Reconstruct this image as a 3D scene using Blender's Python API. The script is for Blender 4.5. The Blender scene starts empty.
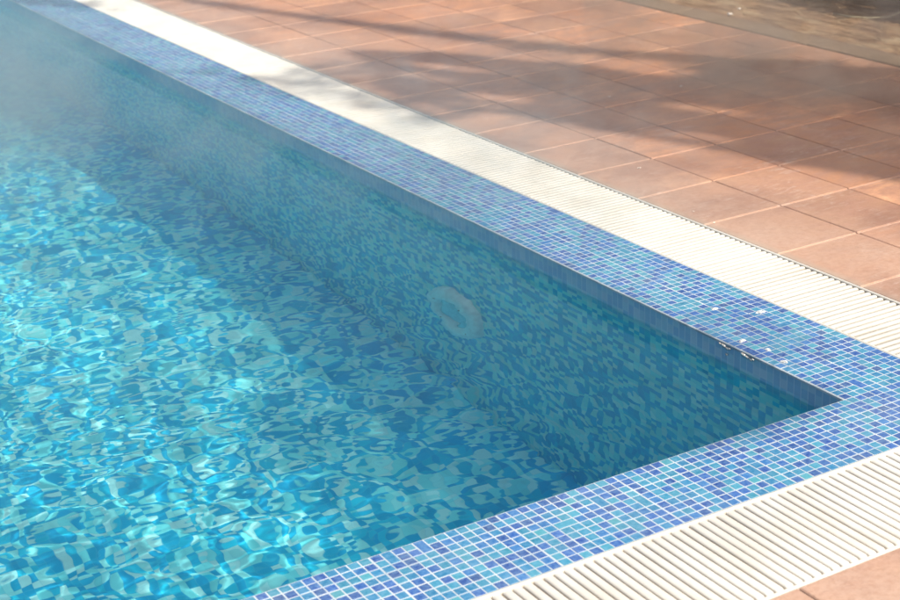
import bpy, bmesh, math, random
import numpy as np
from mathutils import Vector, Matrix
random.seed(7); np.random.seed(7)
S = bpy.context.scene
COL = S.collection
P = 0.026                       # mosaic pitch
WA = 11 * P                     # coping width, long side
WB = 10 * P                     # coping width, near side
GA, GB = 0.289, 0.327           # overflow grate widths
XE, YE = -5.2, 12.48            # far corner of the pool
DEPTH = 1.5
WL = -0.060                     # water level
AZ = Vector((0.30, -0.954)).normalized()
ELEV = math.radians(50)
STEAM_A,STEAM_B,STEAM_C,STEAM_0=2.7,3.0,.8,.09
SUN = Vector((AZ.x*math.cos(ELEV), AZ.y*math.cos(ELEV), math.sin(ELEV)))   # towards the sun

# ---------------------------------------------------------------- helpers
def tag(o, label=None, cat=None, group=None, kind=None):
    if label: o['label'] = label
    if cat: o['category'] = cat
    if group: o['group'] = group
    if kind: o['kind'] = kind
    return o

def mesh_obj(name, verts, faces, mat, parent=None, smooth=False, fcol=None, midx=None, mats=None):
    me = bpy.data.meshes.new(name)
    me.from_pydata([tuple(v) for v in verts], [], faces)
    for m in (mats or [mat]): me.materials.append(m)
    if midx is not None: me.polygons.foreach_set('material_index', midx)
    if smooth: me.polygons.foreach_set('use_smooth', [True]*len(me.polygons))
    if fcol is not None:
        at = me.attributes.new('tone', 'FLOAT_COLOR', 'FACE')
        at.data.foreach_set('color', np.array(fcol, dtype=np.float32).ravel())
    me.update()
    o = bpy.data.objects.new(name, me); COL.objects.link(o)
    if parent: o.parent = parent
    return o

def empty(name, loc=(0,0,0)):
    o = bpy.data.objects.new(name, None); o.location = loc; COL.objects.link(o); return o

class MB:
    def __init__(s): s.v=[]; s.f=[]; s.c=[]
    def add(s, vs, fs, c=None):
        n=len(s.v); s.v+=vs; s.f+=[tuple(i+n for i in f) for f in fs]
        if c is not None: s.c+=[c]*len(fs)
    def box(s, x0,x1,y0,y1,z0,z1,c=None):
        s.add([(x0,y0,z0),(x1,y0,z0),(x1,y1,z0),(x0,y1,z0),(x0,y0,z1),(x1,y0,z1),(x1,y1,z1),(x0,y1,z1)],
              [(3,2,1,0),(4,5,6,7),(0,1,5,4),(1,2,6,5),(2,3,7,6),(3,0,4,7)],c)
    def slab(s, x0,x1,y0,y1,z0,z1,b,c=None,zj=(0,0,0,0)):
        """box without a bottom, its top edge bevelled by b"""
        zz=[z1+j for j in zj]
        vs=[(x0,y0,z0),(x1,y0,z0),(x1,y1,z0),(x0,y1,z0),
            (x0,y0,zz[0]-b),(x1,y0,zz[1]-b),(x1,y1,zz[2]-b),(x0,y1,zz[3]-b),
            (x0+b,y0+b,zz[0]),(x1-b,y0+b,zz[1]),(x1-b,y1-b,zz[2]),(x0+b,y1-b,zz[3])]
        fs=[(8,9,10,11)]+[(a,b_,b_+4,a+4) for a,b_ in ((0,1),(1,2),(2,3),(3,0))]+[(a,b_,b_+4,a+4) for a,b_ in ((4,5),(5,6),(6,7),(7,4))]
        s.add(vs,fs,c)
    def tube(s, pts, rad, n=8, c=None):
        pts=[Vector(p) for p in pts]; base=len(s.v); k=len(pts)
        up=Vector((0,0,1))
        for i,p in enumerate(pts):
            d=(pts[min(i+1,k-1)]-pts[max(i-1,0)]).normalized()
            a=d.cross(up if abs(d.z)<.95 else Vector((1,0,0))).normalized(); b=d.cross(a)
            r=rad[i] if isinstance(rad,(list,tuple)) else rad
            for j in range(n):
                t=2*math.pi*j/n; s.v.append(tuple(p+a*math.cos(t)*r+b*math.sin(t)*r))
        fs=[]
        for i in range(k-1):
            for j in range(n):
                fs.append((base+i*n+j, base+i*n+(j+1)%n, base+(i+1)*n+(j+1)%n, base+(i+1)*n+j))
        fs.append(tuple(base+j for j in range(n))[::-1]); fs.append(tuple(base+(k-1)*n+j for j in range(n)))
        s.f+=fs
        if c is not None: s.c+=[c]*len(fs)
    def build(s,name,mat,parent=None,smooth=False):
        return mesh_obj(name,s.v,s.f,mat,parent,smooth,[tuple(c)+(1,) for c in s.c] if s.c else None)

# ---------------------------------------------------------------- node helpers
class NT:
    def __init__(s,name,vol=False):
        s.m=bpy.data.materials.new(name); s.m.use_nodes=True; s.t=s.m.node_tree; s.t.nodes.clear()
        s.out=s.t.nodes.new('ShaderNodeOutputMaterial')
    def n(s,typ,**kw):
        x=s.t.nodes.new('ShaderNode'+typ)
        for k,v in kw.items(): setattr(x,k,v)
        return x
    def l(s,a,b): s.t.links.new(a,b)
    def val(s,sock,v):
        if hasattr(v,'is_output') or isinstance(v,bpy.types.NodeSocket): s.l(v,sock)
        else: sock.default_value=v
    def math(s,op,a,b=0.0,c=0.0,clamp=False):
        x=s.n('Math',operation=op,use_clamp=clamp); s.val(x.inputs[0],a); s.val(x.inputs[1],b); s.val(x.inputs[2],c); return x.outputs[0]
    def vmath(s,op,a,b=(0,0,0)):
        x=s.n('VectorMath',operation=op); s.val(x.inputs[0],a); s.val(x.inputs[1],b); return x.outputs[0]
    def mix(s,f,a,b,blend='MIX'):
        x=s.n('Mix',data_type='RGBA',blend_type=blend); s.val(x.inputs[0],f); s.val(x.inputs[6],a); s.val(x.inputs[7],b); return x.outputs[2]
    def noise(s,vec,scale,detail=4,rough=.55,dist=0.0):
        x=s.n('TexNoise'); s.l(vec,x.inputs['Vector']); x.inputs['Scale'].default_value=scale
        x.inputs['Detail'].default_value=detail; x.inputs['Roughness'].default_value=rough; x.inputs['Distortion'].default_value=dist
        return x.outputs['Fac']
    def ramp(s,f,a,b,lo=0.0,hi=1.0,smooth=False):
        x=s.n('MapRange',interpolation_type='SMOOTHSTEP' if smooth else 'LINEAR'); s.val(x.inputs[0],f)
        for i,v in enumerate((a,b,lo,hi)): x.inputs[i+1].default_value=v
        return x.outputs[0]
    def pos(s): return s.n('NewGeometry').outputs['Position']
    def sep(s,v):
        x=s.n('SeparateXYZ'); s.l(v,x.inputs[0]); return x.outputs
    def comb(s,x,y,z=0.0):
        c=s.n('CombineXYZ'); s.val(c.inputs[0],x); s.val(c.inputs[1],y); s.val(c.inputs[2],z); return c.outputs[0]
    def scale(s,v,sc):
        m=s.n('Mapping'); s.l(v,m.inputs[0]); m.inputs['Scale'].default_value=sc; return m.outputs[0]
    def bump(s,h,strength=.3,dist=.002):
        b=s.n('Bump'); s.l(h,b.inputs['Height']); b.inputs['Strength'].default_value=strength; b.inputs['Distance'].default_value=dist; return b.outputs[0]
    def bsdf(s,color,rough=.5,normal=None,spec=.5,**kw):
        b=s.n('BsdfPrincipled'); s.val(b.inputs['Base Color'],color); s.val(b.inputs['Roughness'],rough)
        b.inputs['Specular IOR Level'].default_value=spec
        if normal is not None: s.l(normal,b.inputs['Normal'])
        for k,v in kw.items(): s.val(b.inputs[k],v)
        s.l(b.outputs[0],s.out.inputs['Surface']); return b
    def tone(s):
        a=s.n('Attribute',attribute_name='tone',attribute_type='GEOMETRY'); return a.outputs['Color']

# ---------------------------------------------------------------- materials
def wet_mask(t,p):                        # splashed patch at the rim near the corner
    x,y,z=t.sep(p)
    d=t.math('ADD',t.math('POWER',t.math('DIVIDE',t.math('SUBTRACT',x,.09),.17),2.0),t.math('POWER',t.math('DIVIDE',t.math('SUBTRACT',y,.47),.30),2.0))
    return t.ramp(t.math('ADD',d,t.math('MULTIPLY',t.math('SUBTRACT',t.noise(p,16,4,.6),.5),3.2)),.45,.75,1,0)
def mat_tile_geo():                       # glass mosaic, colour per tile from the mesh
    t=NT('glass_mosaic'); p=t.pos()
    n=t.noise(p,90,3); c=t.mix(t.ramp(n,.3,.7,0,.35),t.tone(),(.22,.42,.62,1))
    film=t.noise(p,3.0,5,.6)
    c=t.mix(t.ramp(film,.45,.78,0,.14),c,(.55,.62,.66,1))
    r=t.ramp(t.noise(p,14,3),.3,.7,.10,.34)
    wet=wet_mask(t,p); c=t.mix(t.math('MULTIPLY',wet,.35),c,t.mix(1.0,c,(.55,.6,.7,1),'MULTIPLY')); r=t.math('MULTIPLY',r,t.math('SUBTRACT',1,t.math('MULTIPLY',wet,.85)))
    t.bsdf(c,r,t.bump(t.noise(p,60,2),.25,.0015),.5)
    return t.m
def mat_grout():
    t=NT('grout'); p=t.pos()
    c=t.mix(t.ramp(t.noise(p,9,5,.65),.3,.75),(.54,.59,.62,1),(.30,.38,.45,1))
    c=t.mix(t.math('MULTIPLY',wet_mask(t,p),.6),c,(.20,.26,.32,1))
    t.bsdf(c,.75,t.bump(t.noise(p,400,2),.3,.0008),.3); return t.m
MOS=[(.030,.090,.40),(.045,.14,.50),(.05,.22,.55),(.045,.30,.52),(.07,.38,.52),(.10,.45,.55),(.13,.50,.52),(.06,.10,.33)]
def mat_wall_mosaic():
    t=NT('pool_mosaic'); p=t.pos(); nrm=t.n('NewGeometry').outputs['Normal']
    sx,sy,sz=t.sep(p); ax,ay,az=t.sep(t.vmath('ABSOLUTE',nrm))
    # in-plane coordinates: floor xy, side walls yz, end walls xz
    isx=t.math('GREATER_THAN',ax,.5); isz=t.math('GREATER_THAN',az,.5)
    u=t.math('ADD',t.math('MULTIPLY',sy,isx),t.math('MULTIPLY',sx,t.math('SUBTRACT',1,isx)))
    v=t.math('ADD',t.math('MULTIPLY',sy,isz),t.math('MULTIPLY',sz,t.math('SUBTRACT',1,isz)))
    u=t.math('DIVIDE',u,P); v=t.math('DIVIDE',v,P)
    iu=t.math('FLOOR',u); iv=t.math('FLOOR',v); fu=t.math('FRACT',u); fv=t.math('FRACT',v)
    w=t.n('TexWhiteNoise',noise_dimensions='3D'); t.l(t.comb(iu,iv,t.math('MULTIPLY',isx,7.0)),w.inputs['Vector'])
    cr=t.n('ValToRGB'); t.l(w.outputs['Value'],cr.inputs[0]); cr.color_ramp.interpolation='CONSTANT'
    cols=[(.012,.13,.42),(.02,.30,.60),(.05,.50,.68),(.015,.17,.50),(.10,.62,.72),(.03,.38,.66)]
    cols=[(.025,.56,.86),(.42,.97,.97),(.03,.65,.90),(.28,.92,.96),(.02,.50,.82),(.60,.98,.97)]
    e=cr.color_ramp.elements; e[0].position=0; e[0].color=cols[0]+(1,); e[1].position=1/6; e[1].color=cols[1]+(1,)
    for i in range(2,6):
        k=e.new(i/6); k.color=cols[i]+(1,)
    g=.055
    eu=t.math('LESS_THAN',t.math('MINIMUM',fu,t.math('SUBTRACT',1,fu)),g)
    ev=t.math('LESS_THAN',t.math('MINIMUM',fv,t.math('SUBTRACT',1,fv)),g)
    gm=t.math('MAXIMUM',eu,ev)
    patch=t.math('MULTIPLY',t.ramp(t.noise(p,5.5,3,.6),.35,.65,.86,1.04),t.ramp(w.outputs['Color'],0,1,.88,1.02))
    c=t.mix(1.0,cr.outputs[0],t.comb(patch,patch,patch),'MULTIPLY')
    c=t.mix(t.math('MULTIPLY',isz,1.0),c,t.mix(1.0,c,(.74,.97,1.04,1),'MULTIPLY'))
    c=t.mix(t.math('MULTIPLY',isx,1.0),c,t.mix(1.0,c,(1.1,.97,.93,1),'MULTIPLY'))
    c=t.mix(t.math('MULTIPLY',gm,.22),c,(.14,.64,.80,1))
    dry=t.math('MULTIPLY',t.ramp(sz,-.13,-.045,0,1),1.0)
    c=t.mix(t.math('MULTIPLY',dry,.8),c,(.31,.40,.56,1))
    jv=t.math('MULTIPLY',eu,t.math('MULTIPLY',dry,.8)); c=t.mix(jv,c,(.48,.58,.68,1))
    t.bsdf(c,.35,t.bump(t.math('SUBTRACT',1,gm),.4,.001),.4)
    return t.m
def mat_water():
    t=NT('pool_water')
    b=t.n('BsdfGlass'); b.inputs['Color'].default_value=(.88,1,1,1)
    b.inputs['Roughness'].default_value=0.0; b.inputs['IOR'].default_value=1.333
    t.l(b.outputs[0],t.out.inputs['Surface'])
    return t.m
def mat_plastic():
    t=NT('white_plastic'); p=t.pos()
    dirt=t.noise(p,6,5,.65); fine=t.noise(p,160,2)
    c=t.mix(t.ramp(dirt,.40,.72,0,.65),(.69,.68,.635,1),(.58,.54,.46,1))
    c=t.mix(t.ramp(fine,.35,.75,0,.18),c,(.55,.52,.46,1))
    zz=t.sep(p)[2]; c=t.mix(t.ramp(zz,-.0035,-.011,0,.9),c,t.mix(t.ramp(t.sep(p)[1],-.27,-.25,0,1),(.62,.52,.40,1),(.25,.215,.17,1)))  # slats darken with depth: slot shade put into their colour
    seg=t.ramp(t.noise(p,1.1,2),.4,.6,.88,1.0); c=t.mix(1.0,c,t.comb(seg,seg,seg),'MULTIPLY')
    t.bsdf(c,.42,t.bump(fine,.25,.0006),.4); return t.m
def mat_channel():
    t=NT('stained_channel'); p=t.pos()
    c=t.mix(t.noise(p,10,4),(.58,.48,.36,1),(.34,.26,.18,1)); t.bsdf(c,.7); return t.m
def mat_terracotta():
    t=NT('terracotta'); p=t.pos(); x,y,z=t.sep(p)
    big=t.noise(p,2.2,5,.6); mid=t.noise(t.scale(p,(1.0,2.2,1)),7,6,.65,.4); fine=t.noise(p,120,3,.6)
    c=t.mix(t.ramp(mid,.36,.66),t.tone(),(.38,.185,.125,1))
    c=t.mix(t.ramp(fine,.3,.8,0,.35),c,(.55,.34,.25,1))
    near=t.ramp(x,.55,1.35,1.0,.10,True)                      # greyer, worn, along the grates
    near2=t.ramp(y,-.2,.4,.75,0,True)
    k=t.math('MAXIMUM',near,near2)
    k=t.math('MULTIPLY',k,t.ramp(big,.32,.62,.45,1.0))
    c=t.mix(k,c,(.50,.345,.265,1))
    scuff=t.noise(t.scale(p,(14,50,1)),1.0,5,.7,1.2)          # pale scuffs and lime bloom
    area=t.ramp(t.noise(p,3.4,2),.46,.60)
    c=t.mix(t.math('MULTIPLY',t.ramp(scuff,.52,.70,0,.6),area),c,(.74,.62,.54,1))
    grain=t.ramp(t.noise(p,55,4,.7),.42,.66,0,.45); c=t.mix(grain,c,(.36,.20,.13,1))
    rim=t.math('MULTIPLY',t.ramp(x,.575,.62,.8,0,True),t.math('GREATER_THAN',y,-.58)); c=t.mix(rim,c,(.42,.33,.26,1))
    damp=t.ramp(t.noise(p,1.7,4,.6),.46,.64,0,.5)
    c=t.mix(damp,c,(.20,.10,.075,1))
    r=t.ramp(t.noise(p,3,4),.35,.65,.32,.62)
    t.bsdf(c,r,t.bump(t.math('ADD',t.math('MULTIPLY',fine,.5),mid),.5,.004),.45)
    return t.m
def mat_joint():
    t=NT('deck_joint'); p=t.pos(); x,y,z=t.sep(p)
    c=t.mix(t.ramp(t.noise(p,20,4),.3,.7),(.66,.47,.37,1),(.52,.36,.28,1))
    t.bsdf(c,.8,t.bump(t.noise(p,300,2),.3,.001),.3); return t.m
def mat_joint_dark():
    t=NT('deck_joint_dark'); p=t.pos()
    c=t.mix(t.ramp(t.noise(p,20,4),.3,.7),(.20,.12,.09,1),(.11,.065,.05,1))
    t.bsdf(c,.8,None,.3); return t.m
def mat_concrete(name,a,b,sc=8):
    t=NT(name); p=t.pos()
    c=t.mix(t.ramp(t.noise(p,sc,6,.65),.3,.7),a+(1,),b+(1,))
    c=t.mix(t.ramp(t.noise(p,150,2),.4,.8,0,.4),c,(.12,.09,.07,1))
    t.bsdf(c,.8,t.bump(t.noise(p,60,4),.5,.004),.3); return t.m
def mat_earth():
    t=NT('dry_earth'); p=t.pos()
    q=t.scale(p,(6,1.2,1))
    s=t.noise(q,3.0,6,.65,.6)
    c=t.mix(t.ramp(s,.40,.60),(.17,.095,.05,1),(.36,.23,.135,1))
    c=t.mix(t.ramp(t.noise(t.scale(p,(5,1.4,1)),2.2,4),.52,.66,0,.8),c,(.42,.32,.20,1))
    c=t.mix(t.ramp(t.noise(q,9,3),.56,.70,0,.7),c,(.12,.07,.045,1))
    t.bsdf(c,.9,t.bump(s,.8,.02),.2); return t.m
def mat_leaf(name,a,b):
    t=NT(name)
    oi=t.tone()
    c=t.mix(t.sep(oi)[0],a+(1,),b+(1,))
    bs=t.n('BsdfPrincipled'); t.l(c,bs.inputs['Base Color']); bs.inputs['Roughness'].default_value=.5
    tr=t.n('BsdfTranslucent'); t.l(c,tr.inputs[0])
    m=t.n('MixShader'); m.inputs[0].default_value=.3; t.l(bs.outputs[0],m.inputs[1]); t.l(tr.outputs[0],m.inputs[2])
    t.l(m.outputs[0],t.out.inputs['Surface']); return t.m
def mat_bark():
    t=NT('bark'); p=t.pos()
    n=t.noise(t.scale(p,(30,30,6)),1,5,.6)
    t.bsdf(t.mix(n,(.07,.05,.035,1),(.20,.15,.11,1)),.9,t.bump(n,.7,.01)); return t.m
def mat_simple(name,c,r=.5,**kw):
    t=NT(name); p=t.pos()
    cc=t.mix(t.ramp(t.noise(p,40,3),.3,.7),c+(1,),tuple(v*.8 for v in c)+(1,))
    t.bsdf(cc,r,None,.5,**kw); return t.m

M_tile,M_grout,M_pool,M_water=mat_tile_geo(),mat_grout(),mat_wall_mosaic(),mat_water()
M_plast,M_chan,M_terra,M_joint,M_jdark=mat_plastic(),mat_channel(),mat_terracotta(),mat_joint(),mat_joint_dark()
M_kerb=mat_concrete('kerb_stone',(.26,.18,.12),(.20,.14,.09)); M_earth=mat_earth()
M_leaf=mat_leaf('leaf_green',(.07,.065,.018),(.15,.13,.035)); M_yel=mat_leaf('leaf_yellow',(.45,.28,.04),(.62,.45,.10)); M_bark=mat_bark()

# ---------------------------------------------------------------- ground, sheet with a hole for the deck
R=400.0
mb=MB()
X0,X1,Y0,Y1=-9.0,2.597,-6.0,16.0
K1=2.745
def ring(mb,x0,x1,y0,y1,a0,a1,b0,b1,z):
    mb.add([(x0,y0,z),(x1,y0,z),(x1,y1,z),(x0,y1,z),(a0,b0,z),(a1,b0,z),(a1,b1,z),(a0,b1,z)],
           [(0,1,5,4),(1,2,6,5),(2,3,7,6),(3,0,4,7)])
ring(mb,-R,R,-R,R,X0-.15,K1,Y0-.15,Y1+.15,-0.002)
tag(mb.build('ground',M_earth),kind='structure')

# ---------------------------------------------------------------- deck of terracotta tiles
TX,TY=0.300,0.3535
xg0=0.903; yg0=0.541
gx=WA+GA; gy=-WB-GB
def tiles_axis(lo,hi,first,step,joint):
    k=math.floor((lo-first)/step); a=[]
    while True:
        s0=first+k*step; s1=s0+step
        if s0>=hi: break
        a.append((max(s0,lo)+ (joint/2 if s0>lo else 0),min(s1,hi)-(joint/2 if s1<hi else 0),k)); k+=1
    if len(a)>1 and a[0][1]-a[0][0]<.06: a=[(a[0][0],a[1][1],a[1][2])]+a[2:]
    return [q for q in a if q[1]-q[0]>.02]
mb=MB()
def deck_region(x0,x1,y0,y1,fx=xg0,fy=yg0):
    for (a0,a1,i) in tiles_axis(x0,x1,fx,TX,.0045):
        for (b0,b1,j) in tiles_axis(y0,y1,fy,TY,.0085):
            rr=random.random(); v=random.uniform(.74,1.18)
            base=(.60,.265,.12) if rr<.45 else ((.48,.25,.14) if rr<.75 else (.62,.32,.17))
            zj=[random.uniform(-.0006,.0008) for _ in range(4)]
            mb.slab(a0,a1,b0,b1,-.012,-.001,.0022,tuple(c*v for c in base),zj)
deck_region(gx+.002,X1,gy+.003-.0,Y1)
deck_region(X0,X1,Y0,gy-.002,-.683,gy-.002)
deck_region(X0,XE-WA-.002,gy,Y1)
deck_region(XE-WA,gx,YE+WB+.002,Y1)
terr=mb.build('terrace',M_terra); tag(terr,kind='structure')
# joints: light grout bed, dark narrow joints running along the pool
mb=MB()
def bed(x0,x1,y0,y1,z=-.0045): mb.add([(x0,y0,z),(x1,y0,z),(x1,y1,z),(x0,y1,z)],[(0,1,2,3)])
bed(gx+.002,X1,gy,Y1); bed(X0,X1,Y0,gy-.002); bed(X0,XE-WA-.002,gy,Y1); bed(XE-WA,gx,YE+WB+.002,Y1)
tag(mb.build('terrace_grout',M_joint),kind='structure')
mb=MB()
k=0
x=xg0
while x<2.0:
    mb.add([(x-.0022,gy,-.0035),(x+.0022,gy,-.0035),(x+.0022,6,-.0035),(x-.0022,6,-.0035)],[(0,1,2,3)]); x+=TX
x=-.683-TX*20
while x<gx:
    mb.add([(x-.0022,-5.9,-.0035),(x+.0022,-5.9,-.0035),(x+.0022,gy-.006,-.0035),(x-.0022,gy-.006,-.0035)],[(0,1,2,3)]); x+=TX
tag(mb.build('terrace_grout_dark',M_jdark),kind='structure')

# kerb along the planting strip
mb=MB(); y=-6.0
while y<Y1:
    L=1.0; mb.slab(X1+.003,K1-.003,y+.002,min(y+L,Y1)-.002,-.10,.004+random.uniform(-.001,.001),.004); y+=L
tag(mb.build('kerb',M_kerb),kind='structure')
mb=MB(); mb.add([(K1-.001,Y0,.0015),(K1+.013,Y0,.0015),(K1+.013,Y1,.0015),(K1-.001,Y1,.0015)],[(0,1,2,3)])
tag(mb.build('kerb_joint',M_jdark),kind='structure')
mb=MB(); 
for (a,b,c,d) in ((X0-.15,K1,Y0-.15,Y0),(X0-.15,K1,Y1,Y1+.15),(X0-.15,X0,Y0+.001,Y1-.001)): mb.box(a,b,c,d,-.1,.003)
tag(mb.build('terrace_border',M_kerb),kind='structure')

# ---------------------------------------------------------------- pool basin
mb=MB(); zt=-.0075
mb.add([(0,0,-DEPTH),(0,YE,-DEPTH),(XE,YE,-DEPTH),(XE,0,-DEPTH)],[(3,2,1,0)][::1])
basin_floor=mb.build('pool_floor',M_pool)
pb=empty('swimming_pool',(0,0,0))
tag(pb,'outdoor pool lined and edged with small blue and teal mosaic tiles','swimming pool')
basin_floor.parent=pb
for nm,vs in (('wall',[(0,0,-DEPTH),(0,YE,-DEPTH),(0,YE,zt),(0,0,zt)]),
              ('wall',[(XE,YE,-DEPTH),(XE,0,-DEPTH),(XE,0,zt),(XE,YE,zt)]),
              ('wall',[(XE,0,-DEPTH),(0,0,-DEPTH),(0,0,zt),(XE,0,zt)]),
              ('wall',[(0,YE,-DEPTH),(XE,YE,-DEPTH),(XE,YE,zt),(0,YE,zt)])):
    mesh_obj(nm,vs,[(0,3,2,1)],M_pool,pb)
# coping: real mosaic tiles on a grout bed
def pick():
    r=random.random()
    base=MOS[0] if r<.16 else MOS[1] if r<.34 else MOS[2] if r<.46 else MOS[3] if r<.66 else MOS[4] if r<.86 else MOS[5] if r<.95 else MOS[6] if r<.97 else MOS[7]
    v=random.uniform(.9,1.15); return (base[0]*v*.36+.003,base[1]*v*.52+.004,base[2]*v*.60+.007)
bed_mb=MB()
zb=-.0005
def gbed(x0,x1,y0,y1): bed_mb.add([(x0,y0,zb),(x1,y0,zb),(x1,y1,zb),(x0,y1,zb)],[(0,1,2,3)])
gbed(0,WA,-WB,YE+WB); gbed(XE-WA,XE,-WB,YE+WB); gbed(XE,0,-WB,0); gbed(XE,0,YE,YE+WB)
# rounded grout nosing at the water's edge
bed_mb.add([(0,0,zb),(0,YE,zb),(-.0028,YE,zb-.0016),(-.0028,0,zb-.0016),(-.0028,0,zt-.0005),(-.0028,YE,zt-.0005),(0,YE,zt-.002),(0,0,zt-.002)],[(0,1,2,3),(3,2,5,4),(4,5,6,7)])
bed_mb.add([(0,0,zb),(XE,0,zb),(XE,.0015,zb-.0012),(0,.0015,zb-.0012),(0,.0015,zt),(XE,.0015,zt)],[(0,1,2,3),(3,2,5,4)])
bed_mb.build('grout',M_grout,pb,False)
tl=MB()
def mosaic(nx,ny,x0,y0,skip=None):
    # joints wander a little and are wider where two sheets of 12 x 12 meet
    jx=[random.gauss(0,.00022)+(random.uniform(-.0004,.0006) if i%12==0 else 0) for i in range(nx+1)]
    jy=[random.gauss(0,.00022)+(random.uniform(-.0004,.0006) if i%12==0 else 0) for i in range(ny+1)]
    wx=[.0012+(.0007 if i%12==5 else 0) for i in range(nx+1)]
    wy=[.0012+(.0007 if i%12==7 else 0) for i in range(ny+1)]
    merged=set()
    for i in range(nx):
        for j in range(ny):
            if (i,j) in merged: continue
            xa,xb=x0+i*P+jx[i]+wx[i],x0+(i+1)*P+jx[i+1]-wx[i+1]
            ya,yb=y0+j*P+jy[j]+wy[j],y0+(j+1)*P+jy[j+1]-wy[j+1]
            r=random.random()
            if r<.010 and i+1<nx: merged.add((i+1,j)); xb+=P
            elif r<.020 and j+1<ny and (i,j+1) not in merged: merged.add((i,j+1)); yb+=P
            e=.00022; d=lambda: random.uniform(-e,e)
            zj=[random.uniform(-.00035,.00035) for _ in range(4)]
            tl.slab(xa+d(),xb+d(),ya+d(),yb+d(),zb-.001,0.0,.0009,pick(),zj)
mosaic(11,int(round((YE+2*WB)/P)),0,-WB)
mosaic(int(round(-XE/P)),10,XE,-WB)
mosaic(11,int(round((YE+2*WB)/P)),XE-WA,-WB)
mosaic(int(round(-XE/P)),10,XE,YE)
tl.build('coping',M_tile,pb)

# ---------------------------------------------------------------- water surface (real waves)
def axis_pts(a,b,fine,coarse,turn):
    out=[a]
    while out[-1]<b:
        t=min(1,max(0,(out[-1]-turn)/(b-turn)));out.append(out[-1]+fine+(coarse-fine)*t)
    out[-1]=b; return np.array(out)
ys=axis_pts(0.0008,YE-.001,.0075,.03,3.2)
xs=-axis_pts(0.0008,-XE-.001,.0075,.02,2.6)[::-1]
Xg,Yg=np.meshgrid(xs,ys)
rng=np.random.RandomState(11)
Z=np.zeros_like(Xg)
wx_=Xg+.035*np.sin(2.1*Yg+1.3*Xg)+.02*np.sin(5.3*Xg-3.1*Yg+1)
wy_=Yg+.035*np.sin(2.6*Xg-1.1*Yg+2)+.02*np.sin(4.7*Yg+2.9*Xg)
for i in range(130):
    lam=math.exp(rng.uniform(math.log(.036),math.log(.34)))
    th=rng.uniform(0,2*math.pi) if i%3 else rng.normal(1.25,.6)
    k=2*math.pi/lam
    sl=.0155*(lam/.16)**.12 if lam<.2 else .0135
    Z+=sl/k*np.sin(k*(math.cos(th)*wx_+math.sin(th)*wy_)+rng.uniform(0,6.28))
env=.80+.35*np.sin(.9*Xg+.7*Yg+.4)*np.sin(1.1*Yg-.5*Xg+1.0)
calm=1-.66*np.exp(-(Xg/.72)**2)                       # smaller waves along the side wall
front=1+.12*np.exp(-((Yg-.6)/1.3)**2)*np.clip((-Xg-.4)/.6,0,1)
Z=WL+Z*env*calm*front*.26
nv=Xg.size; ny_,nx_=Xg.shape
co=np.stack([Xg,Yg,Z],-1).astype(np.float32).reshape(-1)
me=bpy.data.meshes.new('water'); me.vertices.add(nv); me.vertices.foreach_set('co',co)
idx=np.arange(nv).reshape(ny_,nx_)
q=np.stack([idx[:-1,:-1],idx[:-1,1:],idx[1:,1:],idx[1:,:-1]],-1).reshape(-1)
nf=len(q)//4
me.loops.add(len(q)); me.loops.foreach_set('vertex_index',q.astype(np.int32))
me.polygons.add(nf); me.polygons.foreach_set('loop_start',np.arange(0,len(q),4,dtype=np.int32))
me.polygons.foreach_set('use_smooth',[True]*nf); me.update(); me.validate()
me.materials.append(M_water)
water=bpy.data.objects.new('water',me); COL.objects.link(water); tag(water,kind='structure')
water.cycles.is_caustics_caster=True
for o in pb.children: 
    if o.name.split('.')[0] in('wall','pool_floor'): o.cycles.is_caustics_receiver=True

# ---------------------------------------------------------------- pool lamp
M_ring=mat_simple('lamp_plastic',(.80,1.0,.98),.3); M_lens=mat_simple('lamp_lens',(.35,.80,.88),.12); M_steel=mat_simple('steel',(.35,.30,.22),.35,Metallic=1.0)
lamp=empty('pool_light',(0,1.86,-.84)); tag(lamp,'round white rimmed light set in the side wall under the water','pool light')
def lathe(prof,n=48):
    vs=[];fs=[]
    for i in range(n):
        a=2*math.pi*i/n
        for (r,h) in prof: vs.append((-h,r*math.cos(a),r*math.sin(a)))
    m=len(prof)
    for i in range(n):
        for j in range(m-1):
            fs.append((i*m+j,((i+1)%n)*m+j,((i+1)%n)*m+j+1,i*m+j+1))
    return vs,fs
vs,fs=lathe([(.172,0.0),(.172,.018),(.164,.030),(.125,.040),(.100,.032),(.094,.016)]); mesh_obj('rim',vs,fs,M_ring,lamp,True)
vs,fs=lathe([(.0005,.034),(.04,.033),(.07,.028),(.094,.0165)]); mesh_obj('lens',vs,fs,M_lens,lamp,True)
for a in (.6,2.2,3.7,5.3):
    vs,fs=lathe([(.0005,.040),(.006,.040),(.007,.034)],12); o=mesh_obj('screw',vs,fs,M_steel,lamp,True)
    o.location=(0,.124*math.cos(a),.124*math.sin(a))
for o in lamp.children: o.cycles.is_caustics_receiver=True

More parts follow.
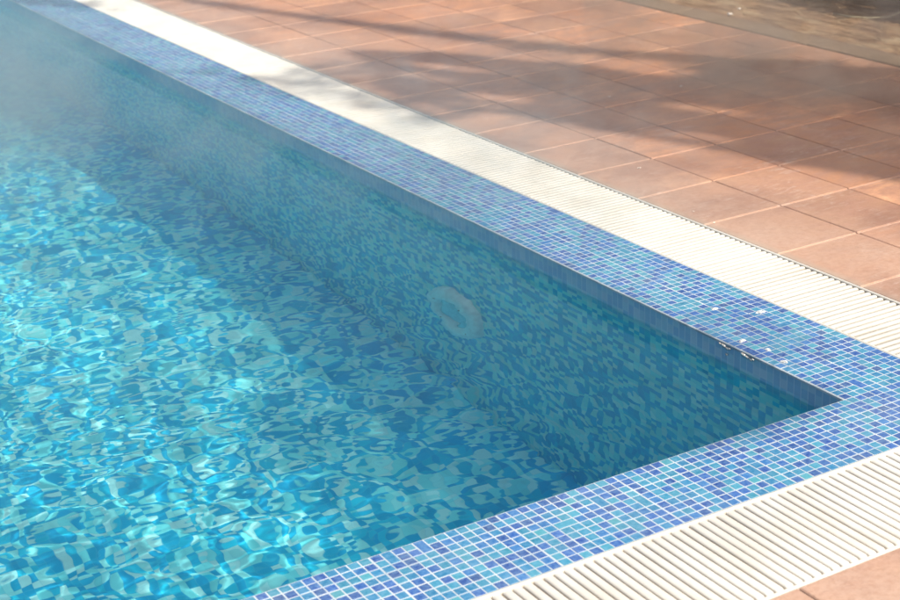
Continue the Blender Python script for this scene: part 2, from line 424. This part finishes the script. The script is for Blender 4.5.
# ---------------------------------------------------------------- overflow grates
def bar_profile(w,h,n=7):
    r=w/2; pts=[(-r,-h),(-r,-r*.42)]
    for i in range(1,n): 
        a=math.pi-math.pi*i/n; pts.append((r*math.cos(a),-r*.42+r*.42*math.sin(a)))
    pts+=[(r,-r*.42),(r,-h)]; return pts
def grate(name,label,length_axis,start,count,inner,width,pitch,zt,spot):
    """bars cross the channel; length_axis is the axis the grate runs along"""
    g=empty(name,spot); tag(g,label,'drain grate')
    inv=Matrix.Translation(-Vector(spot))
    prof=bar_profile(.0143,.022) if length_axis=='y' else bar_profile(.0208,.017)
    bars=MB(); e=.011
    def pt(u,v,z):               # u along the grate, v across it (0 = inner edge)
        return (inner+v,u,z) if length_axis=='y' else (u,inner-v,z)
    def T(p): return tuple(Vector(p)-Vector(spot))
    for k in range(count):
        u=start+k*pitch+random.uniform(-.0004,.0004); dz=random.uniform(-.0006,.0006); m=len(prof); vs=[]
        st=[(e,.0,.86),(e+.004,.0,1.0),(width-.019,.0,1.0),(width-.014,-.0012,.92),(width-.0115,-.005,.75)]
        for (v,drop,sc) in st:
            for (a,b) in prof: vs.append(T(pt(u+a*sc,v,zt+b*sc+drop+dz)))
        fs=[]
        for i in range(len(st)-1):
            for j in range(m-1): fs.append((i*m+j,i*m+j+1,(i+1)*m+j+1,(i+1)*m+j))
        fs.append(tuple(range(m))); fs.append(tuple(range((len(st)-1)*m,len(st)*m))[::-1])
        if length_axis=='y': fs=[f[::-1] for f in fs]
        bars.add(vs,fs)
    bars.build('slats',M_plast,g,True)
    u0,u1=start-pitch/2,start+(count-.5)*pitch
    pins=MB()
    for v in (width*.36,width*.50,width*.64):
        a=pt(u0,v-.003,0);b=pt(u1,v+.003,0); a=T(a);b=T(b)
        pins.box(min(a[0],b[0]),max(a[0],b[0]),min(a[1],b[1]),max(a[1],b[1]),zt-.014-spot[2],zt-.0075-spot[2])
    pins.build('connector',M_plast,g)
    for (v0,v1,zz) in ((.0008,e-.0005,zt+.0015),(width-.009,width-.0002,zt+.0003)):
        r_=MB(); a=T(pt(u0,v0,0));b=T(pt(u1,v1,0))
        r_.slab(min(a[0],b[0]),max(a[0],b[0]),min(a[1],b[1]),max(a[1],b[1]),-.12,zz,.0022)
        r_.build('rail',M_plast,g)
    return g
pit=.0247
nA=int((YE+WB+WB)/pit)
grate('overflow_grate','long white slatted overflow grate between the mosaic edge and terracotta deck','y',-WB+pit/2,nA,WA,GA,pit,-.0005,(WA+GA/2,0,0))
nB=int((WA-XE)/pit)
grate('overflow_grate','white slatted overflow grate across the near end of the pool','x',WA-pit/2-(nB-1)*pit,nB,-WB,GB,pit,-.0005,(0,-WB-GB/2,0))
mb=MB()    # channels below
mb.box(WA+.001,WA+GA-.001,-WB,YE+WB,-.13,-.075); mb.box(XE,WA,-WB-GB+.001,-WB-.001,-.13,-.040)
tag(mb.build('overflow_channel',M_chan),kind='structure')
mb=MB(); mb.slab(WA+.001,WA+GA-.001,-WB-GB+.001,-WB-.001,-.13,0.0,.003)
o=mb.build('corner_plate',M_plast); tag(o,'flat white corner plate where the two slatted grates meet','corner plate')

# ---------------------------------------------------------------- vegetation
def leaf_cloud(name,pts,size,mat,parent,rng_,flat=.0):
    """many small folded leaves"""
    n=len(pts); pts=np.array(pts,dtype=np.float64)
    a=rng_.normal(size=(n,3)); a[:,2]*=(1-flat); a/=np.linalg.norm(a,axis=1)[:,None]
    b=np.cross(a,rng_.normal(size=(n,3))); b/=np.linalg.norm(b,axis=1)[:,None]
    c=np.cross(a,b); s=(size*rng_.uniform(.6,1.35,n))[:,None]
    v=np.stack([pts-a*s, pts+b*s*.42+c*s*.10, pts+a*s, pts-b*s*.42+c*s*.10],1).reshape(-1,3)
    me=bpy.data.meshes.new(name); me.vertices.add(4*n); me.vertices.foreach_set('co',v.astype(np.float32).ravel())
    me.loops.add(4*n); me.loops.foreach_set('vertex_index',np.arange(4*n,dtype=np.int32))
    me.polygons.add(n); me.polygons.foreach_set('loop_start',np.arange(0,4*n,4,dtype=np.int32)); me.update()
    me.materials.append(mat)
    t=rng_.uniform(0,1,n); at=me.attributes.new('tone','FLOAT_COLOR','FACE'); at.data.foreach_set('color',np.stack([t,t,t,np.ones(n)],1).astype(np.float32).ravel())
    o=bpy.data.objects.new(name,me); COL.objects.link(o); o.parent=parent; return o
def inside(p,poly):
    x,y=p; c=False; n=len(poly)
    for i in range(n):
        x1,y1=poly[i]; x2,y2=poly[i-1]
        if (y1>y)!=(y2>y) and x<(x2-x1)*(y-y1)/(y2-y1)+x1: c=not c
    return c
rg=np.random.RandomState(5)
# the garden tree stands on the lawn side, its crown hangs between the sun and the deck
K=Vector((SUN.x/SUN.z,SUN.y/SUN.z))
H0=7.6
def up(p,h): return (p[0]+K.x*h,p[1]+K.y*h,h)
F1=[(0.70,6.5),(0.83,6.06),(0.95,5.73),(1.16,5.08),(1.38,4.5),(1.52,4.15),(1.62,3.86),(1.80,3.50),(1.95,3.24),(2.13,2.95),(2.40,2.62)]
F2=[(0.91,4.37),(1.23,3.95),(1.45,3.50),(1.70,3.22),(2.05,2.9),(2.7,2.25),(3.4,.4),(2.4,-.2),(1.42,1.17),(1.29,1.48),(1.14,1.97),(1.06,2.23),(0.93,2.59),(0.83,2.88),(0.67,3.18),(0.64,3.60),(0.80,3.9)]
LIT=[((1.74,3.12),.10,.30),((1.50,2.38),.05,.26),((1.22,2.08),.045,.22),((1.08,3.72),.05,.34),((.95,3.1),.05,.24)]
SD=Vector((.42,-.91)).normalized()
pts=[]
while len(pts)<17000:
    p=(rg.uniform(.5,3.4),rg.uniform(-.3,4.5))
    if not inside(p,F2): continue
    ok=True
    for (c,w_,l_) in LIT:
        d=Vector((p[0]-c[0],p[1]-c[1])); al=d.dot(SD); ac=d.dot(Vector((SD.y,-SD.x)))
        if (al/l_)**2+(ac/w_)**2<1: ok=False
    if p[0]<1.0 and p[1]>2.9 and rg.rand()<.45+.4*math.sin(9*p[1]+14*p[0]): ok=False
    if ok: pts.append(up(p,H0-.6+rg.uniform(-.9,.9)+.25*math.sin(3*p[0])))
for k in range(2000):  # leaves added above the pool to soften the sun's edge on its floor
    y_=rg.uniform(.0,6.5) if k>450 else rg.uniform(-.0,1.4); x_=-.03-.70*rg.rand()**1.5 if k>450 else -.04-.45*rg.rand()
    pts.append(up((x_,y_),H0+1.2+rg.uniform(-.8,.8)))
for k in range(260):          # ragged wisps at the pool side of the crown
    c=(rg.uniform(.42,.85),rg.uniform(2.9,4.2)); pts.append(up(c,H0+rg.uniform(-.5,.5)))
for (cx_,cy_,n_) in ((.36,4.0,70),(.34,3.7,30),(.1,6.8,300)):
    for k in range(n_):
        al=rg.normal()*.28; ac=rg.normal()*.05; pts.append(up((cx_+SD.x*al+SD.y*ac,cy_+SD.y*al-SD.x*ac),H0+rg.uniform(-.3,.5)))
i_=0
for i in range(len(F1)-1):
    a,b=Vector(F1[i]),Vector(F1[i+1])
    for k in range(34):
        q=a.lerp(b,rg.rand()); w_=.03+.05*i/len(F1); pts.append(up((q.x+rg.normal()*w_,q.y+rg.normal()*w_*.5),H0+rg.uniform(-.3,.3)))
tr=empty('garden_tree',up((1.9,2.2),0)[:2] and (up((1.9,2.2),H0)[0],up((1.9,2.2),H0)[1],-.03))
tag(tr,'leafy tree beyond the deck throwing its long shadows across the terracotta','tree')
tp=Vector(tr.location)
lc=leaf_cloud('crown',[tuple(Vector(p)-tp) for p in pts],.060,M_leaf,tr,rg)
tb=MB(); tb.tube([(0,0,0),(.05,.03,1.4),(-.04,.06,2.9),(.03,0,H0-1.2)],[.17,.14,.12,.10],10)
for i in range(11):
    q=pts[rg.randint(0,7000)]; e=Vector(q)-tp; s_=Vector((.02,.01,H0-1.9+rg.uniform(-.6,.6)))
    tb.tube([s_,s_.lerp(e,.5)+Vector((0,0,.25)),e],[.06,.035,.01],6)
b1=[Vector(up(p,H0))-tp for p in F1]
tb.tube([Vector((.02,.02,H0-1.6)),b1[-1]*.6+Vector((0,0,H0*.38))]+b1[::-1],[.08,.08]+[.085-.005*i for i in range(len(b1))],8)
tb.build('trunk',M_bark,tr,True)

# clipped hedge behind the planting strip
hd=empty('hedge',(3.92,4,-.002)); tag(hd,'dark clipped hedge behind the dry planting strip','hedge')
hp=[]
for k in range(22000):
    y_=rg.uniform(-7,9); face=rg.rand()
    x_=-.36-.10*math.sin(3.1*y_)*rg.rand()+abs(rg.normal())*.13 if face<.55 else rg.uniform(-.4,.5)
    z_=rg.uniform(.10,1.38) if face<.55 else 1.30+.10*math.sin(4*y_)+rg.normal()*.06
    hp.append((x_,y_,z_))
leaf_cloud('foliage',hp,.05,M_leaf,hd,rg)
hb=MB()
for k in range(58):
    y_=-7+k*.28+rg.uniform(-.08,.08); x_=rg.uniform(-.12,.15)
    hb.tube([(x_,y_,0),(x_+rg.uniform(-.06,.06),y_+rg.uniform(-.1,.1),.5),(x_+rg.uniform(-.15,.15),y_+rg.uniform(-.15,.15),1.2)],[.022,.016,.008],6)
hb.build('stem',M_bark,hd,True); hb=MB(); 
hb.slab(-.25,.35,-7.2,9.2,.0,.95,.1); hb.build('inner_thicket',mat_simple('thicket',(.14,.085,.03),.9),hd)
# small plant with yellow leaves at the foot of the hedge
yp=empty('yellow_shrub',(3.43,3.14,-.002)); tag(yp,'small plant with bright yellow leaves at the foot of the hedge','shrub')
leaf_cloud('leaves',[(rg.normal()*.05,rg.normal()*.07,.14+abs(rg.normal())*.07) for k in range(70)],.022,M_yel,yp,rg)
yb=MB()
for k in range(7):
    a=k*.9; yb.tube([(0,0,0),(.03*math.cos(a),.03*math.sin(a),.08),(.07*math.cos(a),.08*math.sin(a),.2)],[.004,.003,.0015],5)
yb.build('stem',M_bark,yp)
M_straw=mat_simple('straw',(.50,.44,.28),.7)
tw=MB(); tw.tube([(3.17,3.42,.006),(3.17,3.30,.006),(3.19,3.20,.012),(3.25,3.12,.02),(3.33,3.09,.05),(3.43,3.06,.10)],[.002,.004,.0045,.004,.003,.002],7)
o=tw.build('twig',M_straw,smooth=True); tag(o,'pale curved twig lying on the dry earth by the hedge','twig')
# dry blades and litter on the earth strip: nobody could count it
lit=[]
for k in range(1500):
    lit.append((rg.uniform(2.78,3.45),rg.uniform(-2,9),-.0005+rg.rand()*.006))
n=len(lit); vs=[];fs=[];tn=[]
for i,(x_,y_,z_) in enumerate(lit):
    a=rg.normal(math.pi/2+.1,.35); l_=rg.uniform(.02,.12); w_=rg.uniform(.0008,.0028); d=Vector((math.cos(a),math.sin(a))); q=Vector((-d.y,d.x))
    p=Vector((x_,y_)); zz=rg.rand()*.012
    for (e_,s_,h_) in ((-1,-1,0),(1,-1,zz),(1,1,zz),(-1,1,0)): r_=p+d*l_*e_*.5+q*w_*s_; vs.append((r_.x,r_.y,z_+h_))
    fs.append((4*i,4*i+1,4*i+2,4*i+3)); tn.append((rg.rand(),)*3+(1,))
o=mesh_obj('dry_litter',vs,fs,mat_leaf('straw_litter',(.24,.15,.09),(.46,.35,.21)),None,False,tn)
tag(o,'dry straw and plant litter scattered over the earth strip','plant litter',kind='stuff')

# jittered crown height for leaves added to dim the sun over the pool
def soft(v): return tuple(up(v,H0+rg.uniform(-.6,.9)))
# ---------------------------------------------------------------- small things on the deck and coping
M_white=mat_simple('petal_white',(.80,.74,.66),.6)
def pebble(loc,r,label,group=None):
    bm=bmesh.new(); bmesh.ops.create_icosphere(bm,subdivisions=2,radius=r)
    for v in bm.verts: v.co=Vector((v.co.x*1.2,v.co.y*.9,v.co.z*.6))*(1+.25*math.sin(v.co.x*300+v.co.y*170)*.5)
    me=bpy.data.meshes.new('pebble'); bm.to_mesh(me); bm.free(); me.materials.append(M_white)
    for p in me.polygons: p.use_smooth=True
    o=bpy.data.objects.new('pebble',me); o.location=loc; o.rotation_euler=(0,0,random.uniform(0,6)); COL.objects.link(o); tag(o,label,'pebble',group)
pebble((2.765,3.74,.010),.013,'white pebble on the joint between kerb and dry earth')
pebble((2.91,3.84,.003),.009,'small white pebble lying in the dry earth strip')
def petal(x_,y_,s_,label,group):
    n=9; vs=[(0,0,.0015)]+[(s_*math.cos(2*math.pi*i/n)*(1+.3*random.random()),s_*.6*math.sin(2*math.pi*i/n),.0008+.003*random.random()) for i in range(n)]
    o=mesh_obj('petal',vs,[(0,i+1,(i+1)%n+1) for i in range(n)],M_white,None,True); o.location=(x_,y_,-.0002); o.rotation_euler=(0,0,random.uniform(0,6)); tag(o,label,'petal',group)
G='pale petals fallen on the terracotta tiles'
for (x_,y_,s_,lb) in ((1.66,2.74,.010,'pale petal fallen on the shaded tiles, nearer the kerb'),(1.32,2.79,.007,'pale petal fallen in the middle of the shaded tiles'),
     (.61,1.24,.005,'tiny pale petal just off the grate on a worn tile'),(.63,1.37,.004,'tiniest pale petal beside the grate, where a joint meets it'),(.79,1.88,.006,'pale petal on the tiles at the edge of the tree shade')):
    petal(x_,y_,s_,lb,G)
# splashes of water standing on the mosaic edge
M_drop=NT('splash_water'); b_=M_drop.n('BsdfGlass'); b_.inputs['IOR'].default_value=1.333; b_.inputs['Roughness'].default_value=.02; d_=M_drop.n('BsdfDiffuse'); d_.inputs[0].default_value=(.85,.86,.84,1); m_=M_drop.n('MixShader'); M_drop.l(M_drop.ramp(M_drop.noise(M_drop.pos(),260,2),.42,.58,.25,.95),m_.inputs[0]); M_drop.l(b_.outputs[0],m_.inputs[1]); M_drop.l(d_.outputs[0],m_.inputs[2]); M_drop.l(m_.outputs[0],M_drop.out.inputs['Surface']); M_drop=M_drop.m  # white diffuse mixed into the clear water as painted glints
def puddle(x_,y_,s_,label):
    n=22; rings=5; vs=[]; fs=[]; ph=random.uniform(0,6)
    rad=[1+.28*math.sin(2*t+ph)+.16*math.sin(5*t+ph*2)+.1*random.random() for t in [2*math.pi*i/n for i in range(n)]]
    for j in range(1,rings+1):
        for i in range(n):
            t=2*math.pi*i/n; f_=j/rings; vs.append((s_*rad[i]*f_*math.cos(t),s_*.7*rad[i]*f_*math.sin(t),.0034*(1-f_**2)**.6+.0008*math.sin(7*t+5*f_)*(1-f_)))
    vs.append((0,0,.0034)); c=len(vs)-1
    fs=[(c,i,(i+1)%n) for i in range(n)]
    for j in range(rings-1):
        for i in range(n): fs.append((j*n+i,(j+1)*n+i,(j+1)*n+(i+1)%n,j*n+(i+1)%n))
    o=mesh_obj('water_splash',vs,fs,M_drop,None,True); o.location=(x_,y_,.0003); o.rotation_euler=(0,0,random.uniform(0,6)); tag(o,label,'splash of water','splashes standing on the mosaic edge')
for a in ((.13,.655,.011,'small splash of water in the middle of the mosaic edge'),(.215,.56,.014,'largest splash of water, close beside the long grate'),
          (.04,.43,.010,'splash of water at the very rim, above the glinting drips'),
          (.055,.345,.009,'smallest splash of water standing by the rim'),(.035,.26,.010,'splash of water on the rim, nearest the pool corner')):
    puddle(*a)
M_foam=NT('splash_foam'); M_foam.bsdf((.85,.82,.76,1),.25); M_foam=M_foam.m
db=MB()
for (y_,z_,s_) in ((.455,-.010,.007),(.44,-.013,.005),(.43,-.011,.003),(.375,-.009,.007),(.36,-.011,.005),(.345,-.013,.004),(.335,-.010,.003),(.442,-.032,.003),(.47,-.009,.003)):
    n=8; vs=[]
    for j in range(5):
        f_=-1+2*j/4; rr=math.sqrt(max(0,1-f_*f_))
        for i in range(n):
            t=2*math.pi*i/n; vs.append((-.004-s_*.35*rr*max(0,math.cos(t)),y_+s_*rr*math.sin(t)*1.4+.003*f_,z_+s_*.6*f_+.002*math.sin(t*3)))
    db.add(vs,[(j*n+i,j*n+(i+1)%n,(j+1)*n+(i+1)%n,(j+1)*n+i) for j in range(4) for i in range(n)])
o=db.build('water_drips',M_foam,smooth=True); tag(o,'glinting drips of water hanging under the rim of the mosaic','water drips',kind='stuff')

# ---------------------------------------------------------------- steam
STEAM=True
if STEAM:
    t=NT('steam'); p=t.pos(); x,y,z=t.sep(p)
    q=t.scale(p,(1.0,.75,1.5))
    n1=t.noise(q,.9,2,.5,.6); n2=t.noise(q,3.1,6,.66,1.6)
    wis=t.math('MULTIPLY',t.ramp(n1,.36,.60,0,1,True),t.ramp(n2,.41,.64,.05,1.15,True))
    hgt=t.ramp(z,0,.85,1,0,True)
    def blob(cx_,cy_,rx,ry):
        d=t.math('ADD',t.math('POWER',t.math('DIVIDE',t.math('SUBTRACT',x,cx_),rx),2.0),t.math('POWER',t.math('DIVIDE',t.math('SUBTRACT',y,cy_),ry),2.0))
        return t.ramp(d,0.0,1.0,1,0,True)
    m=t.math('ADD',t.math('MULTIPLY',blob(-1.5,4.0,1.5,2.5),STEAM_A),t.math('ADD',t.math('MULTIPLY',blob(1.8,2.2,1.05,1.4),STEAM_B),t.math('MULTIPLY',blob(.0,2.3,1.0,1.7),STEAM_C)))
    m=t.math('ADD',m,STEAM_0)
    d=t.math('MULTIPLY',t.math('MULTIPLY',wis,hgt),m)
    v=t.n('VolumePrincipled'); t.l(t.mix(t.ramp(x,-.1,1.3,0,1,True),(.60,.88,1,1),(1,.85,.70,1)),v.inputs['Color']); t.l(d,v.inputs['Density']); v.inputs['Anisotropy'].default_value=.1  # sky and deck bounce put into the steam's colour, bluish to warm
    t.l(v.outputs[0],t.out.inputs['Volume'])
    mb=MB(); mb.box(-4.6,2.9,.3,9.5,.02,.9)
    o=mb.build('steam',t.m); tag(o,'thin white steam drifting off the warm water and over the deck','steam',kind='stuff')


# ---------------------------------------------------------------- light
w=bpy.data.worlds.new('World'); S.world=w; w.use_nodes=True; nt=w.node_tree; nt.nodes.clear()
sky=nt.nodes.new('ShaderNodeTexSky'); sky.sky_type='NISHITA'; sky.sun_disc=False
sky.sun_elevation=ELEV; sky.sun_rotation=math.atan2(AZ.x,AZ.y); sky.air_density=1.0; sky.dust_density=6.0; sky.ozone_density=1.0
bg=nt.nodes.new('ShaderNodeBackground'); bg.inputs[1].default_value=.15
ow=nt.nodes.new('ShaderNodeOutputWorld'); nt.links.new(sky.outputs[0],bg.inputs[0]); nt.links.new(bg.outputs[0],ow.inputs[0])
L=bpy.data.lights.new('sun','SUN'); L.energy=5.0; L.angle=math.radians(.6); L.color=(1,.925,.80)
L.cycles.is_caustics_light=True
so=bpy.data.objects.new('sun',L); so.rotation_euler=SUN.to_track_quat('Z','Y').to_euler(); so.location=SUN*20; COL.objects.link(so)

# ---------------------------------------------------------------- camera
th=[1629.991722461638, 0.521822395269918, 0.369303244491924, -0.04513818551263992, -2.632669591979717, -2.661470983008058, 1.7086622637718956]
f,yaw,pitch,roll,cx,cy,cz=th
fw=Vector((math.sin(yaw)*math.cos(pitch),math.cos(yaw)*math.cos(pitch),-math.sin(pitch)))
r=Vector((math.cos(yaw),-math.sin(yaw),0)); u=r.cross(fw)
r2=r*math.cos(roll)+u*math.sin(roll); u2=-r*math.sin(roll)+u*math.cos(roll)
M=Matrix((r2,u2,-fw)).transposed().to_4x4(); M.translation=Vector((cx,cy,cz))
cam=bpy.data.cameras.new('camera'); cam.sensor_width=36; cam.lens=f/900*36; cam.clip_end=2000; cam.clip_start=.05
cam.dof.use_dof=True; cam.dof.focus_distance=4.4; cam.dof.aperture_fstop=5.6
co_=bpy.data.objects.new('camera',cam); co_.matrix_world=M; COL.objects.link(co_); S.camera=co_

S.render.engine='CYCLES'
S.view_settings.view_transform='Standard'; S.view_settings.look='None'; S.view_settings.exposure=0
S.cycles.max_bounces=16; S.cycles.transmission_bounces=12; S.cycles.diffuse_bounces=9; S.cycles.glossy_bounces=4
S.cycles.caustics_refractive=True; S.cycles.caustics_reflective=False; S.cycles.blur_glossy=.3
S.cycles.sample_clamp_indirect=10; S.cycles.use_denoising=True; S.cycles.adaptive_threshold=.02
